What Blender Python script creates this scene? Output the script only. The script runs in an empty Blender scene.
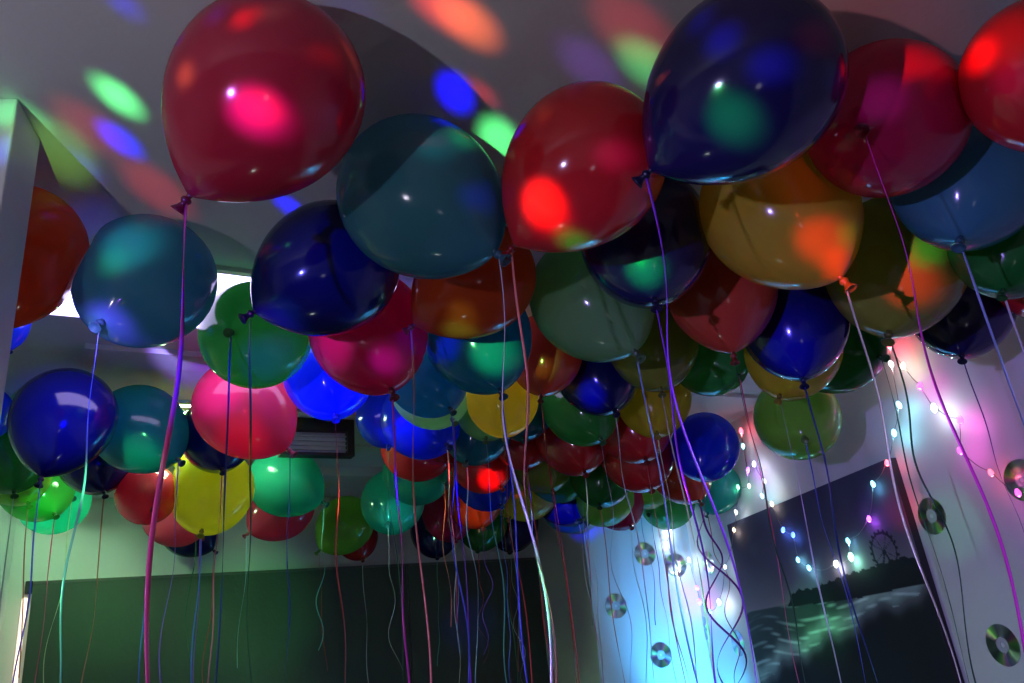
import bpy, bmesh, math, random
import numpy as np
from mathutils import Vector, Matrix
S = bpy.context.scene
COL = S.collection
random.seed(7)
EYE = 1.65
ROOM_H = EYE + .885
AIR_P=1.09
AIR_Q=-1.374
BALLOONS=[
([-0.2915, 0.857, 2.3699], 0.126, [-0.6582, 0.1723, -0.7328], 'crimson', 'large red balloon at top left with a bright red light spot on it', 'pink'),
([-0.1333, 1.145, 2.3654], 0.1339, [0.6459, -0.1843, -0.7409], 'cyan', 'big blue-teal balloon directly right of the large red top left balloon', 'silver'),
([0.1459, 1.0509, 2.3328], 0.122, [-0.7411, 0.3191, -0.5907], 'red', 'big red balloon at top centre with a glowing red spot low on it', 'salmon'),
([0.3525, 0.8719, 2.3171], 0.1228, [-0.8009, 0.3676, -0.4727], 'purple', 'big dark indigo balloon at the top with a dim green light spot', 'violet'),
([0.6368, 1.0719, 2.3709], 0.1233, [-0.5773, -0.6453, -0.5004], 'magenta', 'magenta balloon with its knot facing out, right of the big top indigo balloon', 'magenta'),
([0.7847, 0.927, 2.3265], 0.1021, [-0.0195, -0.1767, -0.9841], 'red', 'red balloon cut off by the right edge at the top corner', 'violet'),
([0.8447, 1.2302, 2.3506], 0.1289, [-0.4717, -0.2764, -0.8373], 'cyan', 'large teal balloon below the magenta one at the right edge', 'pale_blue'),
([0.5103, 1.2761, 2.3452], 0.1378, [0.3034, -0.2653, -0.9152], 'golden', 'golden yellow balloon with an orange light patch, below the big top indigo balloon', 'cream'),
([0.8655, 1.5904, 2.3484], 0.1484, [-0.4118, -0.2704, -0.8702], 'olive', 'olive green balloon with a red light patch, under the magenta balloon', 'dark_green'),
([0.9971, 1.4007, 2.291], 0.1099, [-0.5111, -0.29, -0.8091], 'green', 'dark green balloon at the right edge just under the large teal one', 'silver'),
([1.3036, 1.7663, 2.3589], 0.1083, [-0.5061, -0.3436, -0.7911], 'red', 'red balloon lowest at the right edge, mostly out of frame', 'silver'),
([1.2029, 1.9599, 2.3692], 0.1312, [-0.3977, -0.3326, -0.8551], 'purple', 'dark purple balloon close to the right wall, above the violet fairy lights', 'indigo'),
([0.2847, 1.3857, 2.3705], 0.1296, [-0.091, -0.3844, -0.9187], 'purple', 'dark purple balloon with a green light spot, under the big red top centre balloon', 'violet'),
([-0.8615, 1.2178, 2.3886], 0.1104, [-0.0961, 0.0678, -0.9931], 'orange', 'dark orange balloon half hidden behind the white partition at far left', 'pink'),
([-0.6986, 1.3631, 2.3751], 0.1279, [-0.0904, -0.6573, -0.7482], 'cyan', 'light blue balloon with its knot at lower left, beside the ceiling light panel', 'pale_blue'),
([-0.3371, 1.3698, 2.3653], 0.1298, [-0.7112, -0.3594, -0.6041], 'navy', 'dark blue balloon left of the big blue-teal balloon, above the magenta one', 'dark_green'),
([-0.5926, 1.681, 2.3706], 0.126, [0.0282, -0.9389, -0.3429], 'midgreen', 'green balloon with its knot facing out, left of the dark blue balloon', 'navy'),
([-0.3294, 1.6697, 2.3519], 0.1356, [0.3023, -0.3122, -0.9006], 'magenta', 'magenta balloon with violet sheen, tucked under the dark blue balloon', 'magenta'),
([-0.0583, 1.5088, 2.3756], 0.1214, [-0.8542, 0.0938, -0.5114], 'orange', 'rusty orange balloon tipped to the left under the big blue-teal balloon', 'salmon'),
([-0.0842, 1.7948, 2.3611], 0.1333, [0.2424, -0.3541, -0.9033], 'teal', 'blue-teal balloon with a bright green light patch, under the rusty orange balloon', 'violet_blue'),
([0.187, 1.6275, 2.3587], 0.1379, [0.3491, -0.3621, -0.8643], 'lightgreen', 'pale green balloon with a lit lower half, just left under the dark purple balloon', 'pale_blue'),
([0.0886, 2.0499, 2.3873], 0.1059, [-0.1773, -0.3269, -0.9283], 'brick', 'small orange-red balloon pointing down right of the blue-teal one with green patch', 'red'),
([0.2398, 2.2084, 2.3711], 0.1245, [0.1434, -0.5043, -0.8516], 'navy', 'navy balloon with a blue light spot, below the pale green balloon', 'silver'),
([0.3799, 1.9994, 2.3718], 0.1243, [-0.0669, -0.4082, -0.9105], 'olive', 'olive yellow balloon directly under the dark purple balloon with green spot', 'cream'),
([0.4921, 1.6584, 2.366], 0.1274, [-0.0584, -0.1411, -0.9883], 'brick', 'dull red balloon pointing down, under the golden yellow balloon', 'dark_green'),
([0.5851, 2.2469, 2.385], 0.1135, [0.2776, -0.7365, -0.6169], 'midgreen', 'green balloon peeking out under the tip of the dull red pointed balloon', 'pink'),
([0.4332, 2.4247, 2.3345], 0.1212, [-0.134, -0.5469, -0.8264], 'yellow', 'yellow balloon under the olive yellow one, above the dark red pair', 'cream'),
([0.6805, 2.9035, 2.2555], 0.1256, [-0.3538, -0.666, -0.6568], 'blue', 'round royal blue balloon beside the topmost white fairy lights of the pillar corner', 'plum'),
([0.6927, 1.7996, 2.3137], 0.1293, [-0.182, -0.3384, -0.9232], 'navy', 'navy balloon pointing down, under the golden yellow balloon at right', 'navy'),
([0.7652, 2.0355, 2.3193], 0.1283, [-0.4766, -0.3494, -0.8067], 'yellow', 'yellow balloon mostly hidden behind the navy balloon at right', 'silver'),
([0.9413, 2.2092, 2.3642], 0.1353, [0.2956, -0.8268, -0.4786], 'green', 'dark green balloon with its knot at right, beside the pink fairy light cluster', 'dark_green'),
([0.9231, 2.5655, 2.2505], 0.14, [-0.2564, -0.8127, -0.5232], 'lime', 'lime green balloon hanging lowest on the right, above the beach picture', 'violet_blue'),
([-0.7983, 2.1606, 2.3542], 0.139, [0.691, -0.0339, -0.7221], 'pink', 'pink balloon under the green one with outward knot, at left', 'navy'),
([-0.4995, 1.9783, 2.374], 0.1227, [0.196, -0.4591, -0.8665], 'blue', 'glowing royal blue balloon under the magenta balloon, left of centre', 'red'),
([-1.2476, 2.0393, 2.3389], 0.1325, [-0.0496, -0.301, -0.9523], 'navy', 'shiny blue balloon at far left with two white glints', 'violet_blue'),
([-1.1661, 2.2899, 2.3635], 0.1321, [0.748, -0.1769, -0.6397], 'teal', 'teal balloon with a green lower edge, right of the shiny blue balloon', 'violet'),
([-1.4496, 2.5617, 2.3759], 0.1256, [0.4279, -0.3359, -0.8391], 'navy', 'nearly black navy balloon tucked under the shiny blue and teal balloons', 'salmon'),
([-1.002, 2.4837, 2.3789], 0.1188, [0.3083, -0.4619, -0.8316], 'navy', 'navy balloon tucked behind the pink balloon, above the glowing yellow one', 'pink'),
([-1.0989, 2.6993, 2.2412], 0.1421, [0.1035, -0.5962, -0.7961], 'yellow', 'glowing yellow balloon lit brightly from behind, low at left', 'violet_blue'),
([-1.2052, 2.835, 2.4152], 0.0978, [0.1513, -0.5304, -0.8342], 'yellow', 'yellow balloon mostly hidden above the glowing yellow one', 'dark_green'),
([-1.2823, 2.6057, 2.2266], 0.1002, [0.4918, -0.7158, -0.4957], 'crimson', 'brownish red balloon with its knot facing out, left of the glowing yellow one', 'violet_blue'),
([-1.6344, 3.5916, 2.3341], 0.137, [0.7472, -0.2766, -0.6043], 'pink', 'pink balloon low at left, under the brownish red and yellow balloons', 'violet'),
([-1.6792, 3.8518, 2.3079], 0.1273, [0.7546, -0.0887, -0.6501], 'navy', 'dark navy balloon lowest at left, under the low pink balloon', 'red'),
([-0.9871, 3.1523, 2.3427], 0.14, [0.8283, -0.1346, -0.5439], 'aqua', 'sea green balloon with its tip at right, below the dark air unit', 'aqua'),
([-1.1346, 3.6114, 2.318], 0.14, [-0.6023, -0.5421, -0.5859], 'pink', 'rose pink balloon under the sea green balloon', 'pale_blue'),
([-0.9378, 4.0158, 2.2786], 0.14, [-0.5469, -0.5184, -0.6574], 'lime', 'lime green balloon at left of the lower centre, above the dark blind', 'red'),
([-0.9519, 4.3039, 2.2539], 0.1172, [0.2953, -0.5412, -0.7873], 'red', 'small dark red balloon behind the left lime green balloon above the blind', 'silver'),
([-0.6071, 3.5182, 2.2811], 0.1422, [0.0145, -0.8138, -0.581], 'aqua', 'aqua balloon with a bright lower face, right of the left lime green balloon', 'silver'),
([-0.4613, 3.2681, 2.3482], 0.1385, [0.6441, -0.6476, -0.407], 'aqua', 'aqua balloon with a shadowed top, under the dark red balloon left of centre', 'salmon'),
([-0.4088, 2.9054, 2.3668], 0.1285, [0.6841, -0.5089, -0.5225], 'red', 'dark red balloon with a blue glint, above the two aqua balloons', 'pink'),
([-0.3266, 2.4724, 2.3518], 0.1273, [0.5031, -0.5613, -0.6571], 'blue', 'bright blue balloon above the dark red balloon left of centre', 'cream'),
([-0.4717, 2.6227, 2.415], 0.097, [0.1574, -0.4762, -0.8651], 'blue', 'blue balloon at left rim of the cluster, beside the glowing royal blue balloon', 'dark_green'),
([-0.2424, 2.0111, 2.3455], 0.1113, [0.4177, -0.4463, -0.7914], 'teal', 'dark teal balloon right of the magenta balloon, above a light green crescent', 'violet_blue'),
([-0.2601, 2.2381, 2.3814], 0.1201, [0.3974, -0.4974, -0.7711], 'lightgreen', 'light green balloon showing as a pale crescent below the dark teal balloon', 'violet'),
([-0.0455, 2.1866, 2.3143], 0.1079, [-0.0019, -0.4818, -0.8763], 'yellow', 'yellow balloon pointing down below the blue-teal balloon with green patch', 'red'),
([-0.0963, 2.3972, 2.3632], 0.1117, [-0.0785, -0.5149, -0.8536], 'lightgreen', 'pale green balloon behind the pointed yellow one, at its left', 'aqua'),
([-0.1523, 2.7141, 2.3724], 0.1285, [-0.2281, -0.5727, -0.7874], 'teal', "teal-blue balloon low in the centre, below the pointed yellow balloon's left side", 'pale_blue'),
([0.0116, 2.5701, 2.3916], 0.1125, [-0.0305, -0.5385, -0.8421], 'teal', 'teal balloon at right of the pointed yellow balloon, mostly hidden', 'red'),
([0.1982, 2.4408, 2.3376], 0.1258, [0.2214, -0.5561, -0.8011], 'midgreen', 'green balloon with a paler lower half, under the navy balloon with blue spot', 'silver'),
([0.1849, 2.8164, 2.3327], 0.1394, [0.0937, -0.5738, -0.8136], 'red', 'dark red balloon directly under the green balloon with paler lower half', 'silver'),
([0.3891, 2.6617, 2.3228], 0.1388, [0.0352, -0.5859, -0.8096], 'red', 'dark red balloon under the yellow balloon right of centre, upper of two', 'salmon'),
([0.4317, 2.9758, 2.2789], 0.145, [0.0618, -0.6162, -0.7852], 'red', 'dark red balloon right of centre with blue glint, lower of two', 'pink'),
([0.0008, 2.966, 2.3815], 0.1201, [0.0194, -0.568, -0.8228], 'red', 'dark red balloon at the centre between teal and green balloons', 'cream'),
([-0.1798, 3.1488, 2.3489], 0.1302, [0.4101, -0.5246, -0.746], 'red', 'brown-red balloon with a red light spot, below the teal-blue central balloon', 'dark_green'),
([-0.1948, 3.5119, 2.3324], 0.1301, [0.3872, -0.572, -0.7231], 'blue', 'dark blue balloon above the orange crescent, low in the centre', 'violet_blue'),
([-0.2644, 3.7862, 2.3182], 0.144, [0.1915, -0.5623, -0.8045], 'orange', 'orange balloon showing as a crescent under the dark blue balloon', 'violet'),
([0.0699, 3.2008, 2.3382], 0.1321, [0.1482, -0.5633, -0.8129], 'olive', 'olive balloon under the central dark red balloons', 'red'),
([0.1356, 3.4593, 2.3286], 0.1372, [0.4582, -0.7014, -0.546], 'midgreen', 'green balloon under the olive balloon low in the centre', 'aqua'),
([0.0169, 3.67, 2.293], 0.1303, [-0.5668, -0.4459, -0.6928], 'yellow', 'bright yellow-green balloon under the olive balloon, low in the centre', 'pale_blue'),
([-0.0827, 4.1729, 2.381], 0.1164, [-0.3486, -0.4719, -0.8098], 'yellow', 'small amber balloon sliver left of the bright yellow-green one', 'red'),
([0.1654, 3.8413, 2.2784], 0.1357, [0.297, -0.6434, -0.7056], 'navy', 'dark blue balloon under the green one, low in the centre', 'silver'),
([0.1943, 4.0605, 2.2608], 0.1324, [0.3905, -0.7184, -0.5757], 'cyan', "light blue balloon at the bottom edge of the cluster above the blind's right end", 'silver'),
([0.3163, 3.2314, 2.2641], 0.1358, [-0.1918, -0.6047, -0.773], 'green', 'dark green balloon below the two dark red balloons right of centre', 'salmon'),
([0.3584, 3.6426, 2.2205], 0.1281, [-0.6648, -0.5372, -0.5192], 'lime', "lime balloon at the bottom of the cluster, above the blue pillar's left edge", 'pink'),
([0.4287, 3.8888, 2.2346], 0.1314, [0.1976, -0.6441, -0.739], 'magenta', 'magenta balloon showing as a thin crescent under the lime one at the pillar', 'cream'),
([0.7053, 3.5787, 2.2978], 0.14, [0.1947, -0.5527, -0.8103], 'brick', 'orange-red balloon with its knot at lower right, under the round royal blue balloon', 'plum'),
([0.6283, 4.0161, 2.3266], 0.1213, [-0.4745, -0.5063, -0.7201], 'lime', 'yellow-lime balloon left under the orange-red balloon, above the pillar', 'violet_blue'),
([0.7371, 4.2087, 2.2493], 0.1412, [-0.6076, -0.7193, -0.3368], 'midgreen', "green balloon with a cyan lit underside, in front of the blue pillar's top", 'violet'),
([0.9132, 3.8091, 2.2395], 0.1137, [-0.495, -0.3687, -0.7868], 'aqua', 'pale aqua balloon pointing down behind the round royal blue balloon', 'red'),
([-0.5429, 4.4843, 2.2671], 0.1395, [0.0897, -0.6274, -0.7735], 'navy', 'navy balloon hanging lowest at the centre, overlapping the white wall band', 'aqua'),
([-0.4216, 4.0824, 2.2912], 0.1333, [0.2045, -0.6023, -0.7716], 'magenta', 'plum balloon above the lowest navy balloon, beside the orange crescent', 'pale_blue'),
([-0.2628, 4.2968, 2.2579], 0.1395, [-0.1237, -0.6391, -0.7591], 'green', 'dark green balloon low in the centre, right of the lowest navy balloon', 'red'),
([-0.1068, 4.5565, 2.2772], 0.1535, [-0.1015, -0.6416, -0.7603], 'purple', 'dark purple balloon low in the centre, right of the dark green one', 'silver'),
([-1.6151, 2.3681, 2.3693], 0.1295, [0.3974, -0.338, -0.8531], 'midgreen', 'dark green balloon at far left edge behind the shiny blue balloon', 'silver'),
([-1.7799, 2.6508, 2.3769], 0.1175, [0.5278, -0.2375, -0.8155], 'lime', 'lime green balloon at far left edge with a bright green patch', 'salmon'),
([-1.8413, 2.8747, 2.3679], 0.1303, [0.6368, -0.3108, -0.7056], 'midgreen', 'green balloon under the lime one at far left', 'pink'),
([-1.9388, 3.1577, 2.3597], 0.1346, [0.7528, -0.6433, -0.1395], 'aqua', 'glowing aqua balloon with its knot facing out, lowest at far left', 'cream'),
([-1.588, 2.1913, 2.4322], 0.0773, [0.4608, -0.2615, -0.8481], 'blue', 'blue balloon cut by the left edge, left of the shiny blue balloon', 'dark_green'),
([-1.1695, 1.6007, 2.4452], 0.072, [0.5243, -0.1453, -0.8391], 'blue', 'bright blue balloon peeking out below the dark orange balloon at far left', 'violet_blue'),
]
SPOTS=[
(0, [-0.5985, 1.0256, 2.535], 0.0228, (0.12, 1, 0.25), 3.4),
(0, [-0.6507, 1.1345, 2.535], 0.0212, (0.0, 0.0, 1), 4.5),
(0, [-0.659, 1.2977, 2.535], 0.0431, (1, 0.025, 0.02), 0.5),
(0, [-0.682, 1.0945, 2.535], 0.0377, (1, 0.025, 0.02), 0.35),
(1, [-0.763, 1.151, 2.535], 0.0463, (0.4, 1, 0.12), 0.45),
(0, [-0.4956, 0.8355, 2.535], 0.0169, (0.0, 0.0, 1), 0.8),
(0, [-0.0546, 0.8992, 2.535], 0.0296, (1, 0.025, 0.02), 1.4),
(0, [-0.0193, 0.9362, 2.535], 0.0305, (1, 0.15, 0.03), 2.0),
(1, [-0.0536, 1.1017, 2.535], 0.0241, (0.0, 0.0, 1), 5),
(1, [0.0149, 1.2498, 2.535], 0.0323, (0.12, 1, 0.25), 3.0),
(0, [0.2782, 1.0812, 2.535], 0.0323, (0.12, 1, 0.25), 1.0),
(0, [0.241, 0.9897, 2.535], 0.0413, (1, 0.025, 0.02), 0.45),
(0, [0.1783, 1.0661, 2.535], 0.0336, (0.35, 0.08, 1), 0.3),
(0, [-0.4334, 1.4035, 2.535], 0.0188, (0.0, 0.0, 1), 4.0),
(0, [-0.76, 1.0018, 2.5074], 0.0223, (0.12, 1, 0.25), 0.9),
(0, [-0.7543, 1.003, 2.4358], 0.0218, (0.0, 0.0, 1), 0.6),
(0, [-0.1849, 0.8834, 2.535], 0.0292, (0.0, 0.0, 1), 0.1),
(2, [-0.8576, 1.4166, 2.535], 0.0504, (0.0, 0.0, 1), 0.25),
(0, [-0.2791, 0.7752, 2.2749], 0.0267, (1, 0.05, 1.6), 2.2),
(0, [-0.2734, 0.7726, 2.2781], 0.0145, (1, 0.15, 0.03), 4.0),
(0, [-0.361, 0.7604, 2.3286], 0.0134, (0.4, 1, 0.12), 2.2),
(0, [-0.3199, 0.7366, 2.3958], 0.011, (0.0, 0.0, 1), 2.0),
(0, [-0.2825, 0.7297, 2.3796], 0.0109, (1, 0.025, 0.02), 2.0),
(0, [-0.2535, 0.7332, 2.3899], 0.0097, (0.12, 1, 0.25), 1.5),
(0, [-0.1742, 0.7931, 2.3636], 0.0128, (1, 0.025, 0.02), 1.2),
(0, [-0.072, 1.0283, 2.3885], 0.0314, (0.05, 0.8, 0.8), 0.5),
(0, [-0.0213, 1.048, 2.2946], 0.0232, (0.0, 0.0, 1), 1.0),
(0, [0.0629, 0.997, 2.238], 0.0278, (1, 0.15, 0.03), 4.5),
(0, [0.0627, 0.9989, 2.2358], 0.0351, (1, 0.025, 0.02), 1.2),
(0, [0.1712, 0.9464, 2.2751], 0.0213, (0.35, 0.08, 1), 1.0),
(0, [0.1299, 0.9396, 2.3916], 0.0117, (0.0, 0.0, 1), 0.8),
(0, [0.3403, 0.765, 2.2578], 0.0203, (0.0, 0.0, 1), 2.2),
(0, [0.2916, 0.7662, 2.3028], 0.0194, (0.0, 0.0, 1), 2.2),
(0, [0.3024, 0.8148, 2.2205], 0.0272, (0.0, 1, 0.05), 9),
(0, [0.2763, 0.7815, 2.3503], 0.0176, (0.0, 0.0, 1), 1.2),
(0, [0.6231, 0.9406, 2.3802], 0.0292, (1, 0.025, 0.02), 2.2),
(0, [0.6857, 0.9587, 2.373], 0.0177, (1, 0.025, 0.02), 1.2),
(1, [0.56, 0.9402, 2.3201], 0.0315, (0.35, 0.08, 1), 0.9),
(0, [0.6883, 0.8987, 2.3444], 0.0223, (1, 0.025, 0.02), 2.4),
(0, [0.7045, 0.8802, 2.2842], 0.0242, (0.35, 0.08, 1), 0.6),
(0, [0.7016, 0.8702, 2.3433], 0.0408, (1, 0.025, 0.02), 0.5),
(0, [0.5273, 1.1655, 2.2149], 0.0364, (1, 0.025, 0.02), 2.0),
(0, [0.8102, 1.4576, 2.2408], 0.0443, (1, 0.025, 0.02), 2.4),
(0, [0.8545, 1.4499, 2.3019], 0.0326, (0.12, 1, 0.25), 0.9),
(0, [0.247, 1.2776, 2.2506], 0.0307, (0.0, 1, 0.05), 18),
(0, [-0.4083, 1.2908, 2.2373], 0.029, (0.05, 0.8, 0.8), 1.0),
(0, [-0.3941, 1.5726, 2.2828], 0.0521, (1, 0.05, 1.6), 1.1),
(0, [-0.2757, 1.5595, 2.2305], 0.0277, (0.35, 0.08, 1), 2.2),
(0, [-0.0932, 1.4521, 2.2674], 0.0263, (0.4, 1, 0.12), 0.5),
(0, [-0.0478, 1.6691, 2.2636], 0.0456, (0.12, 1, 0.25), 2.6),
(0, [-0.1607, 1.6987, 2.3093], 0.042, (0.0, 0.0, 1), 2.2),
(0, [0.2017, 2.1019, 2.265], 0.0364, (0.0, 0.0, 1), 2.5),
(0, [0.6302, 1.7044, 2.1944], 0.055, (0.0, 0.0, 1), 0.8),
(0, [-0.6718, 1.2365, 2.3825], 0.0436, (0.05, 0.8, 0.8), 1.1),
(0, [-0.694, 1.2163, 2.3404], 0.0248, (0.12, 1, 0.25), 0.6),
(1, [-1.1294, 2.2096, 2.2367], 0.07, (0.12, 1, 0.25), 1.6),
(0, [-0.6784, 1.0188, 1.8964], 0.0187, (0.4, 1, 0.12), 1.2),
(2, [-1.7563, 2.7815, 2.2549], 0.0577, (0.12, 1, 0.25), 1.2),
(0, [-0.1408, 3.0283, 2.2356], 0.0429, (1, 0.025, 0.02), 3.0),
(1, [0.0692, 1.9496, 2.3106], 0.0264, (0.4, 1, 0.12), 0.5),
(1, [-0.8273, 2.0248, 2.373], 0.0717, (1, 0.05, 1.6), 1.2),
(1, [-0.771, 2.0712, 2.2312], 0.0659, (1, 0.025, 0.02), 0.6),
(0, [-0.4666, 1.8557, 2.289], 0.0956, (0.0, 0.0, 1), 3.0),
(2, [-1.1809, 1.9293, 2.3073], 0.1175, (0.0, 0.0, 1), 1.4),
(0, [-0.3759, 2.3635, 2.3082], 0.094, (0.0, 0.0, 1), 1.2),
(0, [0.6318, 1.687, 2.2245], 0.0685, (0.0, 0.0, 1), 0.5),
(0, [-0.3211, 1.2534, 2.31], 0.0901, (0.0, 0.0, 1), 0.5),
(0, [0.163, 3.7073, 2.1672], 0.0936, (0.0, 0.0, 1), 2.0),
(0, [1.1255, 3.4052, 1.5953], 0.1379, (0.12, 1, 0.25), 0.5),
(0, [1.298, 2.7936, 1.9439], 0.0696, (1, 0.025, 0.02), 0.5),
(0, [1.2651, 2.9102, 1.9579], 0.0726, (0.35, 0.08, 1), 0.25),
(1, [-0.752, 1.2922, 2.2369], 0.0327, (0.12, 1, 0.25), 0.8),
(1, [-0.9803, 2.1671, 2.535], 0.078, (0.35, 0.08, 1), 1.8),  # violet beam added to brighten the ceiling ledge
(0, [-0.5729, 3.3538, 2.1872], 0.0682, (0.05, 0.8, 0.8), 0.7),  # beam added to light the lower crescent of the aqua balloon
(0, [-0.2575, 3.6449, 2.1966], 0.0739, (1, 0.5, 0.25), 0.5),  # warm beam added to light the orange crescent
(0, [0.6479, 1.0161, 2.535], 0.0972, (1, 0.025, 0.02), 0.12),  # wide dim beam added to redden the ceiling
(2, [0.5067, 1.1412, 2.3177], 0.0502, (1, 0.025, 0.02), 0.15),
(1, [-1.4673, 4.1472, 1.8934], 0.3049, (0.12, 1, 0.25), 0.16),
(2, [-2.0155, 3.8265, 1.8946], 0.1879, (0.12, 1, 0.25), 0.12),
(0, [-0.4087, 4.7667, 1.7503], 0.1382, (0.0, 0.0, 1), 0.12),
(0, [1.349, 2.6128, 1.8725], 0.1099, (0.12, 1, 0.25), 0.13),
]
BULBS=[
([1.3899, 2.2833, 1.8991], (1, 0.05, 0.7), 1),
([1.3713, 2.3495, 1.9717], (1, 0.1, 0.15), 0.8),
([1.3476, 2.4332, 2.0596], (1, 0.05, 0.7), 0.9),
([1.3573, 2.3989, 2.149], (1, 0.05, 0.7), 2),
([1.334, 2.4815, 2.2138], (0.85, 0.95, 1), 3),
([1.3258, 2.5106, 2.2987], (1, 0.05, 0.7), 1.5),
([1.3131, 2.5559, 2.3859], (1, 0.8, 0.45), 1.2),
([1.3036, 2.5895, 2.4762], (1, 0.1, 0.15), 3),
([1.2994, 2.6044, 2.4115], (0.85, 0.95, 1), 1.5),
([1.2949, 2.6204, 2.2683], (0.25, 0.85, 1), 2.0),
([1.279, 2.6766, 2.1854], (0.25, 0.85, 1), 2.0),
([1.2596, 2.7456, 2.0969], (1, 0.1, 0.15), 1),
([1.2333, 2.8387, 2.0429], (0.25, 0.85, 1), 1),
([1.215, 2.9036, 1.9298], (0.5, 0.1, 1), 1.2),
([1.1756, 3.0431, 1.8716], (0.25, 0.85, 1), 0.8),
([1.1742, 3.0481, 1.8139], (0.3, 1, 0.6), 4),
([1.1477, 3.1422, 1.7991], (0.85, 0.95, 1), 2.5),
([1.0994, 3.3134, 1.8026], (0.25, 0.85, 1), 1.0),
([1.0822, 3.3743, 1.8412], (0.25, 0.85, 1), 1.0),
([1.0832, 3.3709, 1.9421], (0.1, 0.25, 1), 1.2),
([1.0658, 3.4327, 1.9722], (0.1, 0.25, 1), 1.5),
([1.0548, 3.4716, 2.0898], (1, 0.8, 0.45), 1),
([1.0373, 3.5336, 2.1369], (0.25, 0.85, 1), 1),
([1.0483, 3.4946, 2.1957], (0.85, 0.95, 1), 1.2),
([1.0345, 3.5435, 2.284], (0.85, 0.95, 1), 1.5),
([1.0184, 3.6007, 2.2696], (0.5, 0.1, 1), 2),
([1.0183, 3.6012, 2.3826], (0.25, 0.85, 1), 1.5),
([1.0208, 3.5923, 2.452], (1, 0.1, 0.15), 3),
([1.0132, 3.6191, 2.1996], (0.85, 0.95, 1), 0.5),
([0.9872, 3.7115, 2.2143], (0.3, 1, 0.6), 0.6),
([0.9704, 3.7709, 2.108], (0.85, 0.95, 1), 0.6),
([0.9568, 3.819, 2.0316], (1, 0.8, 0.45), 0.8),
([0.9158, 3.9645, 1.8772], (0.85, 0.95, 1), 0.7),
([0.8823, 4.0834, 1.723], (0.85, 0.95, 1), 3),
([0.8518, 4.1914, 1.6822], (0.25, 0.85, 1), 2),
([0.8275, 4.2779, 1.736], (1, 0.05, 0.7), 3),
([0.8257, 4.284, 1.806], (1, 0.1, 0.15), 2),
([0.8159, 4.3188, 1.9516], (0.85, 0.95, 1), 2),
([0.7575, 4.3305, 1.9121], (0.85, 0.95, 1), 2),
([0.7136, 4.3162, 2.0448], (0.85, 0.95, 1), 0.8),
([0.7434, 4.3259, 2.1168], (0.85, 0.95, 1), 2.0),
]
DISCS=[
([0.3912, 4.2425, 1.7579], [0.3102, -0.9507, -0.0], 0.06, 'CD left on the blue pillar face, nearest its left edge'),
([0.5907, 4.3076, 1.5029], [0.3102, -0.9507, -0.0], 0.06, 'lowest CD on the blue lit pillar face'),
([0.5877, 4.3067, 2.0044], [0.3102, -0.9507, -0.0], 0.06, 'CD on the blue pillar face just under the balloons, left of two'),
([0.7503, 4.3597, 1.9358], [0.3102, -0.9507, -0.0], 0.06, 'CD on the pillar face beside white fairy lights, near the corner'),
([0.8952, 4.2217, 1.92], [-0.9625, -0.2714, -0.0], 0.06, 'CD in the wall corner above the white fairy light, left of the beach picture'),
([0.936, 4.0771, 1.5286], [-0.9625, -0.2714, -0.0], 0.06, 'blue tinted CD beside the left edge of the beach picture'),
([0.847, 4.3927, 1.6085], [-0.9625, -0.2714, -0.0], 0.06, 'CD deep in the wall corner below the pink fairy light'),
([1.3297, 2.6812, 1.8971], [-0.9625, -0.2714, -0.0], 0.06, 'CD with a painted green glint just right of the top of the beach picture'),
([1.3659, 2.5527, 1.4931], [-0.9625, -0.2714, -0.0], 0.06, 'lowest CD on the right wall, with green and pink streaks'),
([1.4328, 2.3155, 1.938], [-0.9625, -0.2714, -0.0], 0.06, 'CD cut by the right edge beside a pink fairy light'),
]
PIC={'o': [0.9513, 3.9125, 2.0679], 'e1': [0.2712, -0.9617, 0.0397], 'wid': 1.2004, 'feat': {'hor': [(-0.0048, 0.3401), (0.3817, 0.336)], 'head': [(0.3, 0.3478), (0.3346, 0.3142), (0.3795, 0.2991), (0.486, 0.3052), (0.687, 0.2839), (0.7861, 0.2829), (0.8809, 0.2765), (0.9475, 0.2727), (1.0169, 0.2999)], 'base': [(0.3, 0.3478), (0.7027, 0.361), (0.9933, 0.3529)], 'shore': [(-0.0255, 0.5912), (0.3051, 0.5071), (0.5887, 0.4459), (0.7814, 0.3981), (0.9854, 0.3706)], 'wheel': [(0.8678, 0.2457), (0.9214, 0.2545), (0.8895, 0.197)]}, 'e2': [0.0108, -0.0382, -0.9992]}
LAMPS=[  # party light first, then added positions for targets it cannot reach
[-0.75, -0.3, 1.77],
[-0.3, -0.25, 1.7],
[0.35, -0.3, 1.65],
]

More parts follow.
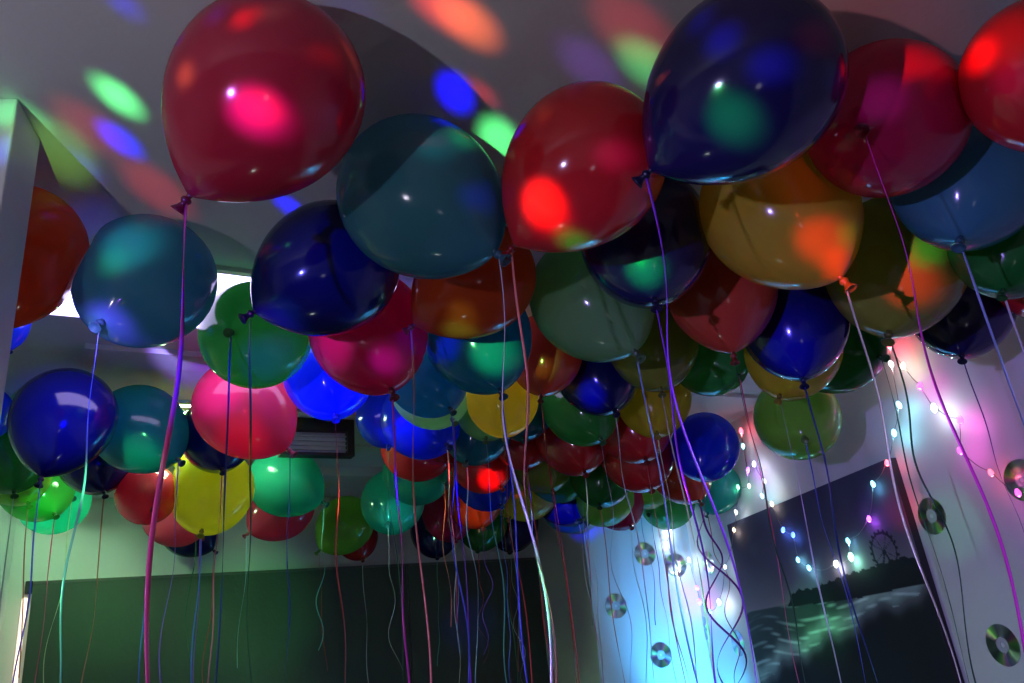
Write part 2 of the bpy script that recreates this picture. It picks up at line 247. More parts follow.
# ------------------------------------------------------------------ materials
MATS = {}
def mat(name, color, rough=.5, metal=0., emit=None, strength=0., spec=.5, trans=0., coat=0., noise=0.):
    if name in MATS: return MATS[name]
    m = bpy.data.materials.new(name); m.use_nodes = True
    nt = m.node_tree; b = nt.nodes['Principled BSDF']
    b.inputs['Base Color'].default_value = (*color, 1); b.inputs['Roughness'].default_value = rough
    b.inputs['Metallic'].default_value = metal; b.inputs['Specular IOR Level'].default_value = spec
    b.inputs['Coat Weight'].default_value = coat; b.inputs['Coat Roughness'].default_value = .05
    if emit:
        b.inputs['Emission Color'].default_value = (*emit, 1); b.inputs['Emission Strength'].default_value = strength
    if noise:
        t = nt.nodes.new('ShaderNodeTexCoord'); n = nt.nodes.new('ShaderNodeTexNoise'); n.inputs['Scale'].default_value = 60; n.inputs['Detail'].default_value = 4
        bp = nt.nodes.new('ShaderNodeBump'); bp.inputs['Strength'].default_value = noise; bp.inputs['Distance'].default_value = .003
        nt.links.new(t.outputs['Object'], n.inputs['Vector']); nt.links.new(n.outputs['Fac'], bp.inputs['Height']); nt.links.new(bp.outputs['Normal'], b.inputs['Normal'])
    if trans:
        out = nt.nodes['Material Output']; tr = nt.nodes.new('ShaderNodeBsdfTranslucent'); mx = nt.nodes.new('ShaderNodeMixShader')
        tr.inputs['Color'].default_value = (*[min(1, c ** .8) for c in color], 1); mx.inputs[0].default_value = trans
        nt.links.new(b.outputs[0], mx.inputs[1]); nt.links.new(tr.outputs[0], mx.inputs[2]); nt.links.new(mx.outputs[0], out.inputs[0])
    MATS[name] = m
    return m
LATEX = dict(red=(.64,.022,.028), crimson=(.6,.025,.075), brick=(.6,.075,.035), golden=(.6,.47,.04), midgreen=(.06,.42,.08), magenta=(.56,.02,.1), pink=(.76,.065,.15), navy=(.006,.008,.12), purple=(.016,.012,.085), blue=(.01,.05,.75), cyan=(.08,.3,.37),
    teal=(.015,.2,.28), aqua=(.04,.5,.38), green=(.025,.25,.04), lightgreen=(.24,.52,.2), lime=(.28,.6,.08), yellow=(.8,.66,.05), olive=(.3,.36,.045), orange=(.75,.1,.025))
RIB = dict(pink=(.8,.08,.25), silver=(.6,.62,.65), salmon=(.7,.22,.16), violet=(.3,.06,.7), magenta=(.75,.04,.5), pale_blue=(.3,.42,.7), cream=(.65,.65,.45), dark_green=(.02,.1,.05),
    indigo=(.1,.04,.3), violet_blue=(.1,.12,.75), navy=(.02,.03,.2), aqua=(.15,.6,.5), red=(.5,.05,.05), plum=(.32,.03,.4))
# ------------------------------------------------------------------ mesh helpers
def link(o, parent=None):
    COL.objects.link(o)
    if parent: o.parent = parent
    return o
def mesh_obj(name, verts, faces, m, parent=None, smooth=False, loc=(0,0,0)):
    me = bpy.data.meshes.new(name); me.from_pydata([tuple(v) for v in verts], [], faces); me.update()
    bm = bmesh.new(); bm.from_mesh(me); bmesh.ops.recalc_face_normals(bm, faces=bm.faces); bm.to_mesh(me); bm.free()
    if smooth: me.polygons.foreach_set('use_smooth', [True]*len(me.polygons))
    o = bpy.data.objects.new(name, me); o.location = loc
    if m: me.materials.append(m)
    return link(o, parent)
def prism(name, pts, z0, z1, m, parent=None, bevel=0):
    n = len(pts); v = [(x,y,z0) for x,y in pts]+[(x,y,z1) for x,y in pts]
    f = [tuple(range(n-1,-1,-1)), tuple(range(n,2*n))]+[(i,(i+1)%n,n+(i+1)%n,n+i) for i in range(n)]
    o = mesh_obj(name, v, f, m, parent)
    if bevel:
        b = o.modifiers.new('bevel','BEVEL'); b.width = bevel; b.segments = 2
    return o
def box(name, o0, a, b, c, m, parent=None, bevel=0):
    # box spanned by three vectors from one corner
    o0,a,b,c = map(Vector,(o0,a,b,c)); v = [o0+a*i+b*j+c*k for k in (0,1) for j in (0,1) for i in (0,1)]
    f = [(0,1,3,2),(4,6,7,5),(0,4,5,1),(2,3,7,6),(0,2,6,4),(1,5,7,3)]
    o = mesh_obj(name, v, f, m, parent)
    if bevel:
        md = o.modifiers.new('bevel','BEVEL'); md.width = bevel; md.segments = 2
    return o
def boxes(lst):
    V_,F_ = [],[]
    for o0,a,b,c in lst:
        o0,a,b,c = map(Vector,(o0,a,b,c)); k0 = len(V_)
        V_ += [o0+a*i+b*j+c*k for k in (0,1) for j in (0,1) for i in (0,1)]
        F_ += [tuple(q+k0 for q in f) for f in [(0,1,3,2),(4,6,7,5),(0,4,5,1),(2,3,7,6),(0,2,6,4),(1,5,7,3)]]
    return V_,F_
def frame_of(ax):
    ax = Vector(ax).normalized(); u = ax.orthogonal().normalized(); return ax,u,ax.cross(u)
def lathe(prof, ax, seg=32):
    # prof: (s, r) along the axis; open rings joined, poles where r == 0
    ax,u,w = frame_of(ax); V_,F_,rings = [],[],[]
    for s,r in prof:
        if r < 1e-7: rings.append([len(V_)]); V_.append(ax*s)
        else:
            rings.append(list(range(len(V_),len(V_)+seg)))
            V_ += [ax*s+(u*math.cos(2*math.pi*k/seg)+w*math.sin(2*math.pi*k/seg))*r for k in range(seg)]
    for a,b in zip(rings,rings[1:]):
        for k in range(seg):
            k2 = (k+1)%seg
            if len(a)==1 and len(b)==1: continue
            if len(a)==1: F_.append((a[0],b[k],b[k2]))
            elif len(b)==1: F_.append((a[k],b[0],a[k2]))
            else: F_.append((a[k],b[k],b[k2],a[k2]))
    return V_,F_
def tube(pts, r, seg=6):
    V_,F_ = [],[]; n = len(pts); pts = [Vector(p) for p in pts]; up = Vector((.3,.2,.93))
    for i,p in enumerate(pts):
        t = (pts[min(i+1,n-1)]-pts[max(i-1,0)]).normalized(); u = t.cross(up)
        if u.length < 1e-4: u = t.orthogonal()
        u.normalize(); w = t.cross(u)
        V_ += [p+(u*math.cos(2*math.pi*k/seg)+w*math.sin(2*math.pi*k/seg))*r for k in range(seg)]
    for i in range(n-1):
        for k in range(seg): F_.append((i*seg+k,i*seg+(k+1)%seg,(i+1)*seg+(k+1)%seg,(i+1)*seg+k))
    F_ += [tuple(range(seg-1,-1,-1)), tuple(range((n-1)*seg,n*seg))]
    return V_,F_
def empty(name, loc): 
    o = bpy.data.objects.new(name, None); o.location = loc; o.empty_display_size = .1
    return link(o)
def tag(o, label, cat, group=None):
    o['label'] = label; o['category'] = cat
    if group: o['group'] = group
    return o
def struct(o): o['kind'] = 'structure'; return o
# ------------------------------------------------------------------ the room
M_WALL = mat('white_wall_paint', (.72,.72,.72), .6, noise=.15)
M_CEIL = mat('white_ceiling_paint', (.7,.7,.7), .65, noise=.2)
M_FLOOR = mat('dark_floor', (.08,.07,.065), .4)
BD = Vector((.86307,.50507,0)); BN = Vector((-.50507,.86307,0)); B0 = Vector((-2.3,3.66,0))   # along and behind the back wall
def bp(p, q, z=0.): return B0+BD*p+BN*q+Vector((0,0,z))
WD = Vector((-.27142,.96246,0)); WN = Vector((.96246,.27142,0)); W0 = Vector((1.33,2.68,0))     # along and behind the right wall
COR = Vector((.8474,4.3914,0)); PD = Vector((-.95067,-.31022,0)); PN = Vector((.31022,-.95067,0)); PW = .609
LW = [(-2.37,3.59),(-2.62,-2.2)]
struct(prism('floor', [(-3.4,-2.4),(3.4,-2.4),(3.4,7),(-3.4,7)], -.1, 0, M_FLOOR))
struct(prism('ceiling', [(-3.4,-2.4),(3.4,-2.4),(3.4,7),(-3.4,7)], ROOM_H, ROOM_H+.1, M_CEIL))
a = bp(-.3,0); b_ = bp(4.3,0)
struct(prism('wall_back', [(a.x,a.y),(b_.x,b_.y),(b_.x+BN.x*.12,b_.y+BN.y*.12),(a.x+BN.x*.12,a.y+BN.y*.12)], 0, ROOM_H, M_WALL))
a = COR; b_ = COR-WD*7.0
struct(prism('wall_right', [(a.x,a.y),(b_.x,b_.y),(b_.x+WN.x*.12,b_.y+WN.y*.12),(a.x+WN.x*.12,a.y+WN.y*.12)], 0, ROOM_H, M_WALL))
p1 = COR+PD*PW; p2 = p1-PN*1.0; p3 = COR-PN*1.0
struct(prism('wall_pillar', [(COR.x,COR.y),(p1.x,p1.y),(p2.x,p2.y),(p3.x,p3.y)], 0, ROOM_H, M_WALL))
struct(prism('wall_left', [LW[0],LW[1],(LW[1][0]-.12,LW[1][1]),(LW[0][0]-.12,LW[0][1])], 0, ROOM_H, M_WALL))
struct(prism('wall_front', [(-2.8,-2.2),(3.2,-2.2),(3.2,-2.32),(-2.8,-2.32)], 0, ROOM_H, M_WALL))
pa = Vector((-.749,1.004,0)); pb = Vector((-.7774,1.1126,0)); pdv = Vector((-.97898,-.20395,0))*1.83
struct(prism('wall_partition', [(pa.x,pa.y),(pb.x,pb.y),((pb+pdv).x,(pb+pdv).y),((pa+pdv).x,(pa+pdv).y)], 0, ROOM_H, M_WALL, bevel=.004))
# ceiling trims running parallel to the back wall
for i,(q0,q1,dz) in enumerate([(-2.0,-1.86,.016),(-1.48,-1.42,.014),(-.99,-.93,.014),(-.55,-.003,.045)]):
    L_ = 2.6 if i < 3 else 3.05
    struct(box('trim_%d'%(i+1), bp(.12 if i<2 else .02,q0,ROOM_H-dz), BD*L_, BN*(q1-q0), (0,0,dz-.0005), M_CEIL))
# ------------------------------------------------------------------ lights in the ceiling
M_PANEL = mat('violet_lit_diffuser', (.9,.9,.9), .4, emit=(.62,.5,1), strength=7.0)
M_PANEL2 = mat('greenish_lit_diffuser', (.9,.9,.9), .4, emit=(.5,1,.5), strength=125.0)
M_FRAME = mat('white_metal', (.75,.75,.75), .4)
M_DARK = mat('dark_plastic', (.015,.016,.018), .45)
def ceiling_light(p0,p1,q0,q1,label,m):
    t = empty('ceiling_light', bp((p0+p1)/2,(q0+q1)/2,ROOM_H-.012)); tag(t,label,'ceiling light'); o = t.location
    f = .02
    V_,F_ = boxes([(bp(p0-f,q0-f,ROOM_H-.012)-o,BD*(p1-p0+2*f),BN*f,(0,0,.0115)),(bp(p0-f,q1,ROOM_H-.012)-o,BD*(p1-p0+2*f),BN*f,(0,0,.0115)),
        (bp(p0-f,q0,ROOM_H-.012)-o,BD*f,BN*(q1-q0),(0,0,.0115)),(bp(p1,q0,ROOM_H-.012)-o,BD*f,BN*(q1-q0),(0,0,.0115))])
    mesh_obj('frame',V_,F_,M_FRAME,t)
    box('diffuser', bp(p0,q0,ROOM_H-.009)-o, BD*(p1-p0), BN*(q1-q0), (0,0,.008), m, t)
    return t
ceiling_light(-.02,1.15,-2.56,-2.21,'violet white ceiling light panel glowing behind the light blue balloon',M_PANEL)
ceiling_light(.36,.62,-1.5,-1.28,'bright greenish white ceiling light above the glowing yellow balloon',M_PANEL2)
ceiling_light(-.04,.16,-.72,-.52,'small bright ceiling light above the glowing aqua balloon in the far left corner',M_PANEL2)
# dark framed air unit
t = tag(empty('air_unit', bp(.95,-1.3,ROOM_H-.15)), 'dark framed air unit hanging under the ceiling above the sea green balloon','air conditioner'); o = t.location
P0,P1,Q0,Q1,Z0,Z1 = .8,AIR_P,AIR_Q,AIR_Q+.05,ROOM_H-.15,ROOM_H-.001; H_ = Z1-Z0
V_,F_ = boxes([(bp(P0,Q0,Z0)-o,BD*(P1-P0),BN*(Q1-Q0),(0,0,.012)),(bp(P0,Q0,Z1-.05)-o,BD*(P1-P0),BN*(Q1-Q0),(0,0,.05)),(bp(P0,Q0,Z0+.012)-o,BD*.02,BN*(Q1-Q0),(0,0,H_-.062)),(bp(P1-.028,Q0,Z0+.012)-o,BD*.028,BN*(Q1-Q0),(0,0,H_-.062)),(bp(P0+.02,Q1-.01,Z0+.012)-o,BD*(P1-P0-.048),BN*.01,(0,0,H_-.062))])
mesh_obj('frame',V_,F_,M_DARK,t)
V_,F_ = boxes([(bp(P0+.02,Q0+.03,Z0+.012)-o,BD*(P1-P0-.048),BN*.006,(0,0,H_-.062))]+[(bp(P0+.02,Q0+.016,Z0+.026+.018*i)-o,BD*(P1-P0-.048),BN*.012,(0,0,.004)) for i in range(4)])
mesh_obj('grille',V_,F_,mat('grey_grille',(.55,.6,.58),.5),t)
# ------------------------------------------------------------------ blind on the back wall
M_BLIND = mat('charcoal_blind_fabric', (.075,.1,.08), .8, noise=.5)
t = tag(empty('roller_blind', bp(1.43,-.03,EYE-.6)), 'wide charcoal blind covering the back wall below the white band','blind'); o = t.location
zt = EYE+.448
for x0,x1 in ((.0,1.806),(1.814,2.86)):
    box('blind_panel', bp(x0,-.03,.1)-o, BD*(x1-x0), BN*.004, (0,0,zt-.1), M_BLIND, t)
    box('bottom_bar', bp(x0,-.034,.085)-o, BD*(x1-x0), BN*.012, (0,0,.015), M_DARK, t)
box('head_rail', bp(-.01,-.036,zt-.004)-o, BD*2.88, BN*.033, (0,0,.012), mat('grey_rail',(.10,.11,.10),.5), t)
for x in (-.03,2.865): box('end_cap', bp(x,-.045,zt-.045)-o, BD*.03, BN*.043, (0,0,.055), M_DARK, t, .004)
t = tag(empty('tube_light', bp(-.035,-.03,.3)), 'slim vertical warm white tube light at the left edge of the dark blind','tube light'); o = t.location
V_,F_ = tube([bp(-.026,-.022,z)-o for z in (.3,1.0,EYE+.385)], .011, 12)
mesh_obj('tube',V_,F_,mat('warm_tube',(.9,.8,.75),.4,emit=(1,.72,.58),strength=1.6),t,True)
box('mounting_rail', bp(-.036,-.010,.28)-o, BD*.02, BN*.0095, (0,0,EYE+.12), M_FRAME, t)
# ------------------------------------------------------------------ beach picture on the right wall
po = Vector(PIC['o']); e1 = Vector(PIC['e1']).normalized(); e2 = Vector(PIC['e2']).normalized(); wid = PIC['wid']; hei = wid*.98
nrm = -WN
def lerp(pts,u):
    for (a,b),(c,d) in zip(pts,pts[1:]):
        if a<=u<=c: return b+(d-b)*(u-a)/(c-a)
    return pts[0][1] if u<pts[0][0] else pts[-1][1]
Fx = PIC['feat']
rng = np.random.default_rng(3)
def picture(u,v):
    # a dusk beach: grey sky, headland with a big wheel, waves, dark sand
    hz = .338; k = max(0,min(1,v/hz))
    c = np.array((.035,.035,.06))*(1-k**2)+np.array((.13,.105,.12))*k**2
    wx,wy = Fx['wheel'][0]; du,dv = (u-wx),(v-wy)
    rr = math.hypot(du,dv); R_ = .052
    th = math.atan2(dv,du)
    if abs(rr-R_)<.0035 or (abs(rr-R_*1.13)<.004 and math.cos(20*th)>.1): c = np.array((.012,.012,.016))
    elif rr<R_ and abs((th*12/math.pi/2+.5)%1-.5)*rr<.0022: c = np.array((.02,.02,.026))
    elif rr<.007: c = np.array((.012,.012,.016))
    if dv>0 and abs(abs(du)-dv*.45)<.004 and dv<.08: c = np.array((.012,.012,.016))
    shore = lerp(Fx['shore'],u)+.012*math.sin(u*23)+.006*math.sin(u*61)
    if v>hz:
        t_ = v-hz
        w = math.sin(t_*150+3*math.sin(u*7+t_*20)+2*math.sin(u*17))+.6*math.sin(t_*310+5*math.sin(u*11))
        c = np.array((.028,.034,.036))+np.array((.16,.19,.18))*max(0,w-.35)*(.25+.75*math.exp(-((v-shore+.05)/.06)**2))
        s_ = math.exp(-((v-shore+.03)/.028)**2); c = c+np.array((.12,.15,.14))*s_
    if v>shore and u>-.1: c = np.array((.011,.011,.013))+np.array((.05,.05,.055))*math.exp(-((v-shore)/.02)**2)
    hd = lerp(Fx['head'],u)+.003*math.sin(u*140)
    if u>.3 and hd<v<lerp(Fx['base'],u): c = np.array((.009,.009,.011))
    return c
def canvas():
    t = tag(empty('beach_picture', po+e1*wid/2+e2*hei/2), 'large canvas picture of a dusk beach with a big wheel on the right wall','picture'); o = t.location
    nu,nv = 260,250
    V_ = [po+e1*(wid*i/nu)+e2*(hei*j/nv)-o for j in range(nv+1) for i in range(nu+1)]
    F_ = [(j*(nu+1)+i,j*(nu+1)+i+1,(j+1)*(nu+1)+i+1,(j+1)*(nu+1)+i) for j in range(nv) for i in range(nu)]
    m = bpy.data.materials.new('printed_canvas'); m.use_nodes = True; nt = m.node_tree; b = nt.nodes['Principled BSDF']
    at = nt.nodes.new('ShaderNodeVertexColor'); at.layer_name = 'print'; nt.links.new(at.outputs[0], b.inputs['Base Color']); b.inputs['Roughness'].default_value = .85; b.inputs['Specular IOR Level'].default_value = .15
    f = mesh_obj('printed_face', V_, F_, m, t)
    ca = f.data.color_attributes.new('print','FLOAT_COLOR','POINT')
    arr = np.ones((len(V_),4),np.float32)
    n = 0
    for j in range(nv+1):
        for i in range(nu+1):
            arr[n,:3] = 2.1*picture(i/nu, hei/wid*j/nv); n += 1
    ca.data.foreach_set('color', arr.ravel())
    box('canvas_board', po-nrm*.0005-o, e1*wid, e2*hei, -nrm*.0285, mat('dark_canvas_edge',(.02,.02,.025),.7), t)
canvas()
# ------------------------------------------------------------------ compact discs
def disc_material():
    m = bpy.data.materials.new('painted_sheen_disc'); m.use_nodes = True; nt = m.node_tree; b = nt.nodes['Principled BSDF']
    b.inputs['Metallic'].default_value = 1; b.inputs['Roughness'].default_value = .3; b.inputs['Anisotropic'].default_value = .85
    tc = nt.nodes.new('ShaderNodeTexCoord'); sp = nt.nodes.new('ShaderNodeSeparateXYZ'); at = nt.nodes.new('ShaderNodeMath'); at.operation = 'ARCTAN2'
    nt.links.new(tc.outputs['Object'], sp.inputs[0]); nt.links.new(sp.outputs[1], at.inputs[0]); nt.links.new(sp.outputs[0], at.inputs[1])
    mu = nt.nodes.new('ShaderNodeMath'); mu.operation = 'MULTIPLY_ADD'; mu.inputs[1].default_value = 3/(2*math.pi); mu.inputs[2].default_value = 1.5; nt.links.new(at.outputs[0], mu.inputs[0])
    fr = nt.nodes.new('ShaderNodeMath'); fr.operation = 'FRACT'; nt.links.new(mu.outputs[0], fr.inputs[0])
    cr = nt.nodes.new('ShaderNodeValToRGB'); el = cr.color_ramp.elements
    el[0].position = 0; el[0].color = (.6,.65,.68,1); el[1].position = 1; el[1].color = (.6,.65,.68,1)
    for p,c in ((.2,(.25,.32,.3)),(.4,(.4,.9,.35)),(.5,(.9,.9,.5)),(.6,(.9,.35,.7)),(.72,(.35,.35,.45))):  # rainbow sheen painted into the base colour as wedges round the disc
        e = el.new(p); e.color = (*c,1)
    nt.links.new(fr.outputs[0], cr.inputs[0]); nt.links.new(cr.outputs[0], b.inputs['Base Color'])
    tg = nt.nodes.new('ShaderNodeTangent'); tg.direction_type = 'RADIAL'; tg.axis = 'Z'; nt.links.new(tg.outputs[0], b.inputs['Tangent'])
    return m
M_DISC = disc_material(); M_HUB = mat('clear_hub_ring',(.5,.52,.56),.2,spec=.8)
def ring(prof, seg=48):
    V_ = [(math.cos(2*math.pi*k/seg)*r,math.sin(2*math.pi*k/seg)*r,z) for r,z in prof for k in range(seg)]; n = len(prof)
    F_ = [(i*seg+k,i*seg+(k+1)%seg,((i+1)%n)*seg+(k+1)%seg,((i+1)%n)*seg+k) for i in range(n) for k in range(seg)]
    return V_,F_
for pos,n,r,lab in DISCS:
    n = Vector(n); q = n.to_track_quat('Z','Y'); t = bpy.data.objects.new('compact_disc', None); link(t)
    t.location = Vector(pos)+n*.0007; t.rotation_mode = 'QUATERNION'; t.rotation_quaternion = q @ Matrix.Rotation(random.uniform(0,6.28),3,'Z').to_quaternion(); tag(t,lab,'CD','CDs stuck on the walls')
    V_,F_ = ring([(.0228,0),(.06,0),(.06,.0012),(.0228,.0012)]); mesh_obj('data_surface',V_,F_,M_DISC,t)
    V_,F_ = ring([(.0075,0),(.0226,0),(.0226,.0013),(.0075,.0013)]); mesh_obj('hub_ring',V_,F_,M_HUB,t)
# ------------------------------------------------------------------ fairy lights
t = tag(empty('fairy_lights', BULBS[20][0]), 'string of multicolour fairy lights draped over the right wall and the pillar','fairy lights'); o = t.location
pts = []
bpos = [Vector(b[0]) for b in BULBS]
for i,(p,q) in enumerate(zip(bpos,bpos[1:])):
    d = (q-p).length
    for k in range(8):
        f = k/8; pts.append(p.lerp(q,f)+Vector((0,0,-.12*d*math.sin(math.pi*f)))+Vector((0,0,.006)) - o)
pts.append(bpos[-1]+Vector((0,0,.006))-o)
V_,F_ = tube(pts,.0013,5); mesh_obj('wire',V_,F_,mat('clear_wire',(.25,.2,.2),.3),t,True)
EM = {}
for p,c,s in BULBS:
    key = (c,s)
    if key not in EM: EM[key] = mat('lit_bulb_%d'%len(EM), (.9,.9,.9), .3, emit=c, strength=2.2+.9*s)
    r = .0072+.0008*min(s,4)
    V_,F_ = lathe([(-1.5*r,0),(-1.2*r,.55*r),(-.5*r,.95*r),(.2*r,r),(1.0*r,.7*r),(1.5*r,.45*r),(1.5*r,0)], (random.uniform(-.3,.3),random.uniform(-.3,.3),1), 12)
    b = mesh_obj('bulb', V_, F_, EM[key], t, True, Vector(p)-o)
    l = bpy.data.lights.new('led_glow','POINT'); l.energy = .055*s+.02; l.color = c; l.shadow_soft_size = .003
    g = bpy.data.objects.new('led_glow', l); g.location = Vector(p)-Vector((0,0,1.5*r+.004)); link(g)
# ------------------------------------------------------------------ balloons
def body_profile(R):
    pr = []
    for i in range(15):
        a_ = math.pi/2*i/14; pr.append((-1.04*R*math.cos(a_), R*math.sin(a_)))
    for i in range(1,19):
        u = (i/19)**.92; pr.append((1.38*R*u, R*max(.05,(1-u**2.05)**.74)))
    pr.append((1.385*R,.05*R)); pr.append((1.39*R,0))
    return pr
SPH = [(0,1.0),(.5,.86),(.9,.56),(1.2,.24),(-.12,.99)]
CN = [np.array(b[0]) for b in BALLOONS]; RN = [b[1] for b in BALLOONS]; AN = [np.array(b[2])/np.linalg.norm(b[2]) for b in BALLOONS]
PTS = [np.array([c+a*r*o_ for o_,_ in SPH]) for c,r,a in zip(CN,RN,AN)]; RAD = [np.array([r*s for _,s in SPH]) for r in RN]
def contacts(i):
    # soft latex flattens where two balloons press on each other
    out = []
    for j in range(len(CN)):
        if j==i or np.linalg.norm(CN[i]-CN[j])>2.6*(RN[i]+RN[j])/2*1.15: continue
        D = np.linalg.norm(PTS[i][:,None]-PTS[j][None],axis=2); pen = RAD[i][:,None]+RAD[j][None]-D
        k = np.unravel_index(pen.argmax(),pen.shape)
        if pen[k]>-.004:
            v = PTS[j][k[1]]-PTS[i][k[0]]; dist = np.linalg.norm(v); v = v/dist
            off = RAD[i][k[0]]-pen[k]/2-.0008
            out.append((PTS[i][k[0]]+v*off, v))
    return out
M_LAT = {k: mat(k+'_latex', c, .13, spec=.55, trans={'navy':.3,'purple':.3,'red':.25,'crimson':.35,'brick':.35,'yellow':.68,'aqua':.62}.get(k,.55), coat=.35) for k,c in LATEX.items()}
M_KNOT = {k: mat(k+'_latex_knot', tuple(x*.3 for x in c), .35, trans=.1) for k,c in LATEX.items()}
M_RIB = {k: mat(k+'_ribbon', c, .28, metal=.25, trans=.15) for k,c in RIB.items()}
CURLY = {}
def push_out(p, own, gap=.006):
    for _ in range(3):
        for j in range(len(CN)):
            v = p-CN[j]
            if abs(v[0])>.4 or abs(v[1])>.4 or abs(v[2])>.4: continue
            for c,r in zip(PTS[j],RAD[j]):
                v = p-c; d = np.linalg.norm(v)
                if d < r+gap:
                    if j==own and v[2]>0: pass
                    h = np.array((v[0],v[1],min(v[2],.0)*.6-.0)); 
                    if np.linalg.norm(h)<1e-5: h = np.array((0,-1,0.))
                    v = v/max(d,1e-5); p = c+v*(r+gap)
    # keep clear of walls
    for w0_,n_,g in ((np.array(W0),np.array(WN),.075),(np.array(B0),np.array(BN),.06)):
        s = (p-w0_)@n_
        if s>-g: p = p-n_*(s+g)
    s = (p-np.array(COR))@np.array(PN); l = (p-np.array(COR))@np.array(PD)
    if s<.05 and -.1<l<PW+.03: p = p+np.array(PN)*(.05-s)
    return p
def ribbon_path(i, start, R):
    rr = random.Random(100+i)
    L_ = rr.choice((1.0,1.25,1.5,1.6)) if R>0 else 1.2
    if start[1]>2.6: L_ = min(L_, rr.choice((.55,.75,.95,1.1)))
    amp = rr.uniform(.004,.022); lam = rr.uniform(.35,.8); ph = rr.uniform(0,6.28); ang = rr.uniform(0,3.14)
    drift = np.array((rr.uniform(-.03,.03),rr.uniform(-.03,.03),0))
    curl = i in CURLY_SET
    if curl: camp,clam = rr.uniform(.022,.035),rr.uniform(.2,.3)
    if i in (27,75): camp,clam,L_ = .07,.42,1.5
    ds = .016; n = int(L_/ds); path = [np.array(start)]
    base = np.array(start); p = np.array(start)
    for k in range(1,n+1):
        s = k*ds; g = min(1,s/.25)
        off = np.array((math.cos(ang),math.sin(ang),0))*amp*g*math.sin(2*math.pi*s/lam+ph)+drift*(s/L_)*1.0+np.array((-math.sin(ang),math.cos(ang),0))*amp*.5*g*math.sin(2*math.pi*s/(lam*.63)+ph*2)
        if curl:
            gg = min(1,max(0,s-.08)/.15); s2 = s+(clam/2 if i==75 else 0); off = off+np.array((math.cos(2*math.pi*s2/clam),math.sin(2*math.pi*s2/clam),0))*camp*gg
        tgt = np.array((start[0]+off[0],start[1]+off[1],p[2]-ds))
        q = np.array((p[0]*.6+tgt[0]*.4,p[1]*.6+tgt[1]*.4,tgt[2])) if k>1 else tgt
        q = push_out(q, i)
        if q[2] > p[2]-.002: q[2] = p[2]-.002
        q = push_out(q, i)
        p = q; path.append(p)
        if p[2] < .12: break
    path = np.array(path)
    for _ in range(4):
        path[1:-1] = path[1:-1]*.5+(path[:-2]+path[2:])*.25
    return path
def ribbon_mesh(path, i, width):
    rr = random.Random(500+i); tw = rr.uniform(-.5,.5)*2*math.pi/.5; a0 = rr.uniform(-.6,.6)
    V_,F_ = [],[]; n = len(path); th = .0004
    for k in range(n):
        t_ = Vector(path[min(k+1,n-1)]-path[max(k-1,0)]).normalized(); u = t_.cross(Vector((0,1,0)))
        if u.length<1e-3: u = Vector((1,0,0))
        u.normalize(); w = t_.cross(u); a_ = a0+tw*k*.016*.6+1.1*math.sin(k*.09+i)
        e = u*math.cos(a_)+w*math.sin(a_); f = t_.cross(e); p = Vector(path[k]); wd_ = width/2
        V_ += [p-e*wd_-f*th, p+e*wd_-f*th, p+e*wd_+f*th, p-e*wd_+f*th]
    for k in range(n-1):
        for c in range(4): F_.append((k*4+c,k*4+(c+1)%4,k*4+4+(c+1)%4,k*4+4+c))
    F_ += [(3,2,1,0),((n-1)*4,(n-1)*4+1,(n-1)*4+2,(n-1)*4+3)]
    return V_,F_
CURLY_SET = {27,75,47,43,78,81,82,65}
for i,(c,R,ax,colr,lab,rib) in enumerate(BALLOONS):
    V_,F_ = lathe(body_profile(R), ax, 48)
    W_ = np.array([tuple(v) for v in V_])+CN[i]
    for pt,nv in contacts(i):
        s = (W_-pt)@nv; m_ = s>0
        W_[m_] -= nv[None]*s[m_][:,None]
    top = W_[:,2] > ROOM_H-.0015; W_[top,2] = ROOM_H-.0015
    for w0_,n_ in ((np.array(W0),np.array(WN)),(np.array(B0),np.array(BN))):
        s = (W_-w0_)@n_; m_ = s>-.002; W_[m_] -= n_[None]*(s[m_]+.002)[:,None]
    s0 = (CN[i]-np.array(COR))@np.array(PN); l0 = (CN[i]-np.array(COR))@np.array(PD)
    if -.3<l0<.8 and 0<s0<R+.03:
        s = .002-(W_-np.array(COR))@np.array(PN); m_ = s>0; W_[m_] += np.array(PN)[None]*s[m_][:,None]
    W_ -= CN[i]
    root = mesh_obj('balloon', W_, F_, M_LAT[colr], None, True, c)
    tag(root, lab, 'balloon', 'helium balloons under the ceiling')
    k = R/.13*.8; a_ = Vector(ax).normalized()
    V_,F_ = lathe([(1.372*R,.007*k),(1.40*R,.0052*k),(1.42*R,.0048*k),(1.435*R,.0085*k),(1.46*R,.0098*k),(1.485*R,.0075*k),(1.5*R,.0055*k),(1.54*R,.008*k),(1.58*R,.0125*k),(1.592*R,.0140*k),(1.603*R,.0138*k),(1.600*R,.0122*k),(1.56*R,.004*k),(1.56*R,0)], ax, 16)
    mesh_obj('knot', V_, F_, M_KNOT[colr], root, True)
    st = CN[i]+np.array(a_)*R*1.46+np.array((0,0,-.006))
    path = ribbon_path(i, st, R)-CN[i]
    V_,F_ = ribbon_mesh(path, i, {0:.0062,4:.0036,27:.009,75:.009}.get(i,.0037))
    mesh_obj('ribbon', V_, F_, M_RIB[rib], root, True)
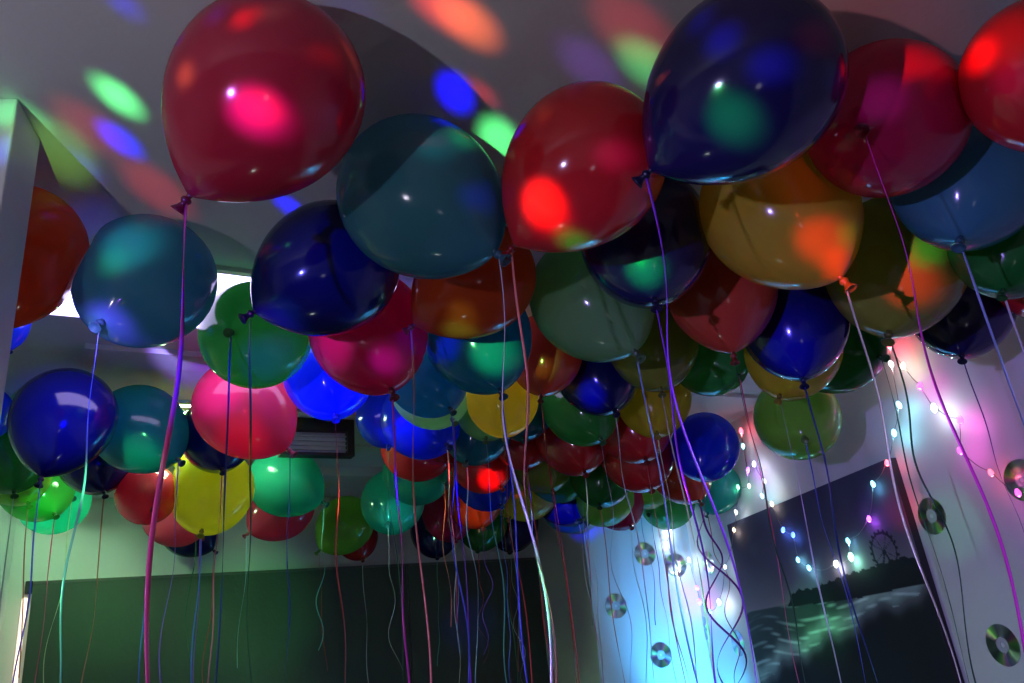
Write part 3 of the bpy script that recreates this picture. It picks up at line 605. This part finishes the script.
# ------------------------------------------------------------------ lamps
def lamp(name, kind, loc, color, power, radius=.02, aim=None, size=None, blend=1.):
    l = bpy.data.lights.new(name, kind); l.energy = power; l.color = color; l.shadow_soft_size = radius
    o = bpy.data.objects.new(name, l); o.location = loc; link(o)
    if aim is not None:
        o.rotation_euler = (Vector(aim)-Vector(loc)).to_track_quat('-Z','Y').to_euler(); l.spot_size = size; l.spot_blend = blend
    return o
for li,p,rad,c,s in SPOTS:
    D = (Vector(p)-Vector(LAMPS[li])).length
    lamp('party_and_added_beam','SPOT',LAMPS[li],c,52*D*D*s,.012,p,2*math.atan(rad*1.4/D),1.)  # party light beams, with added ones that brighten single places
lamp('party_light_glow','POINT',LAMPS[0],(.82,.78,1),16,.015)
lamp('violet_wall_fill','SPOT',LAMPS[0],(.32,.2,1),110,.02,(1.35,2.3,EYE-.32),math.radians(58),.7)  # added violet spot that tints the right wall lilac
lamp('added_fill','POINT',(.3,-.9,.9),(.75,.72,.9),1.3,.1)  # added fill lamp without a source in the room, greys the ceiling
lamp('added_fill','POINT',(-.5,1.6,.5),(.8,.92,.86),1.3,.04)  # added low fill that lifts the blind and the balloon undersides
u = COR+PD*.1+PN*.22
lamp('blue_floor_uplight','POINT',(u.x,u.y,EYE-.62),(.03,.45,1),5,.06)
v = COR+PD*.16+PN*.5
lamp('blue_floor_uplight','SPOT',(v.x,v.y,EYE-.8),(.05,.42,1),140,.04,(COR+PD*.12+PN*.0+Vector((0,0,EYE-.12))),math.radians(58),1.)
# ------------------------------------------------------------------ world and camera
w = bpy.data.worlds.new('dim_room'); S.world = w; w.use_nodes = True
w.node_tree.nodes['Background'].inputs[0].default_value = (.02,.02,.03,1); w.node_tree.nodes['Background'].inputs[1].default_value = .2
th = math.radians(20.8); sr = .103; cr = math.sqrt(1-sr*sr)
r0 = Vector((1,0,0)); u0 = Vector((0,-math.sin(th),math.cos(th))); fw = Vector((0,math.cos(th),math.sin(th)))
X = r0*cr-u0*sr; Y = r0*sr+u0*cr; Z = -fw
cam = bpy.data.cameras.new('camera'); cam.sensor_width = 36; cam.lens = 780/1024*36; cam.clip_start = .02
co = bpy.data.objects.new('camera', cam); link(co)
co.matrix_world = Matrix(((X.x,Y.x,Z.x,0),(X.y,Y.y,Z.y,0),(X.z,Y.z,Z.z,EYE),(0,0,0,1)))
S.camera = co
vs = S.view_settings; vs.view_transform = 'Standard'; vs.look = 'None'; vs.gamma = 1; vs.exposure = 0; vs.use_curve_mapping = False
S.cycles.use_denoising = True
S.cycles.max_bounces = 8; S.cycles.diffuse_bounces = 4; S.cycles.glossy_bounces = 3; S.cycles.transmission_bounces = 4
S.cycles.sample_clamp_indirect = 4; S.cycles.use_light_tree = True; S.cycles.caustics_reflective = False; S.cycles.caustics_refractive = False
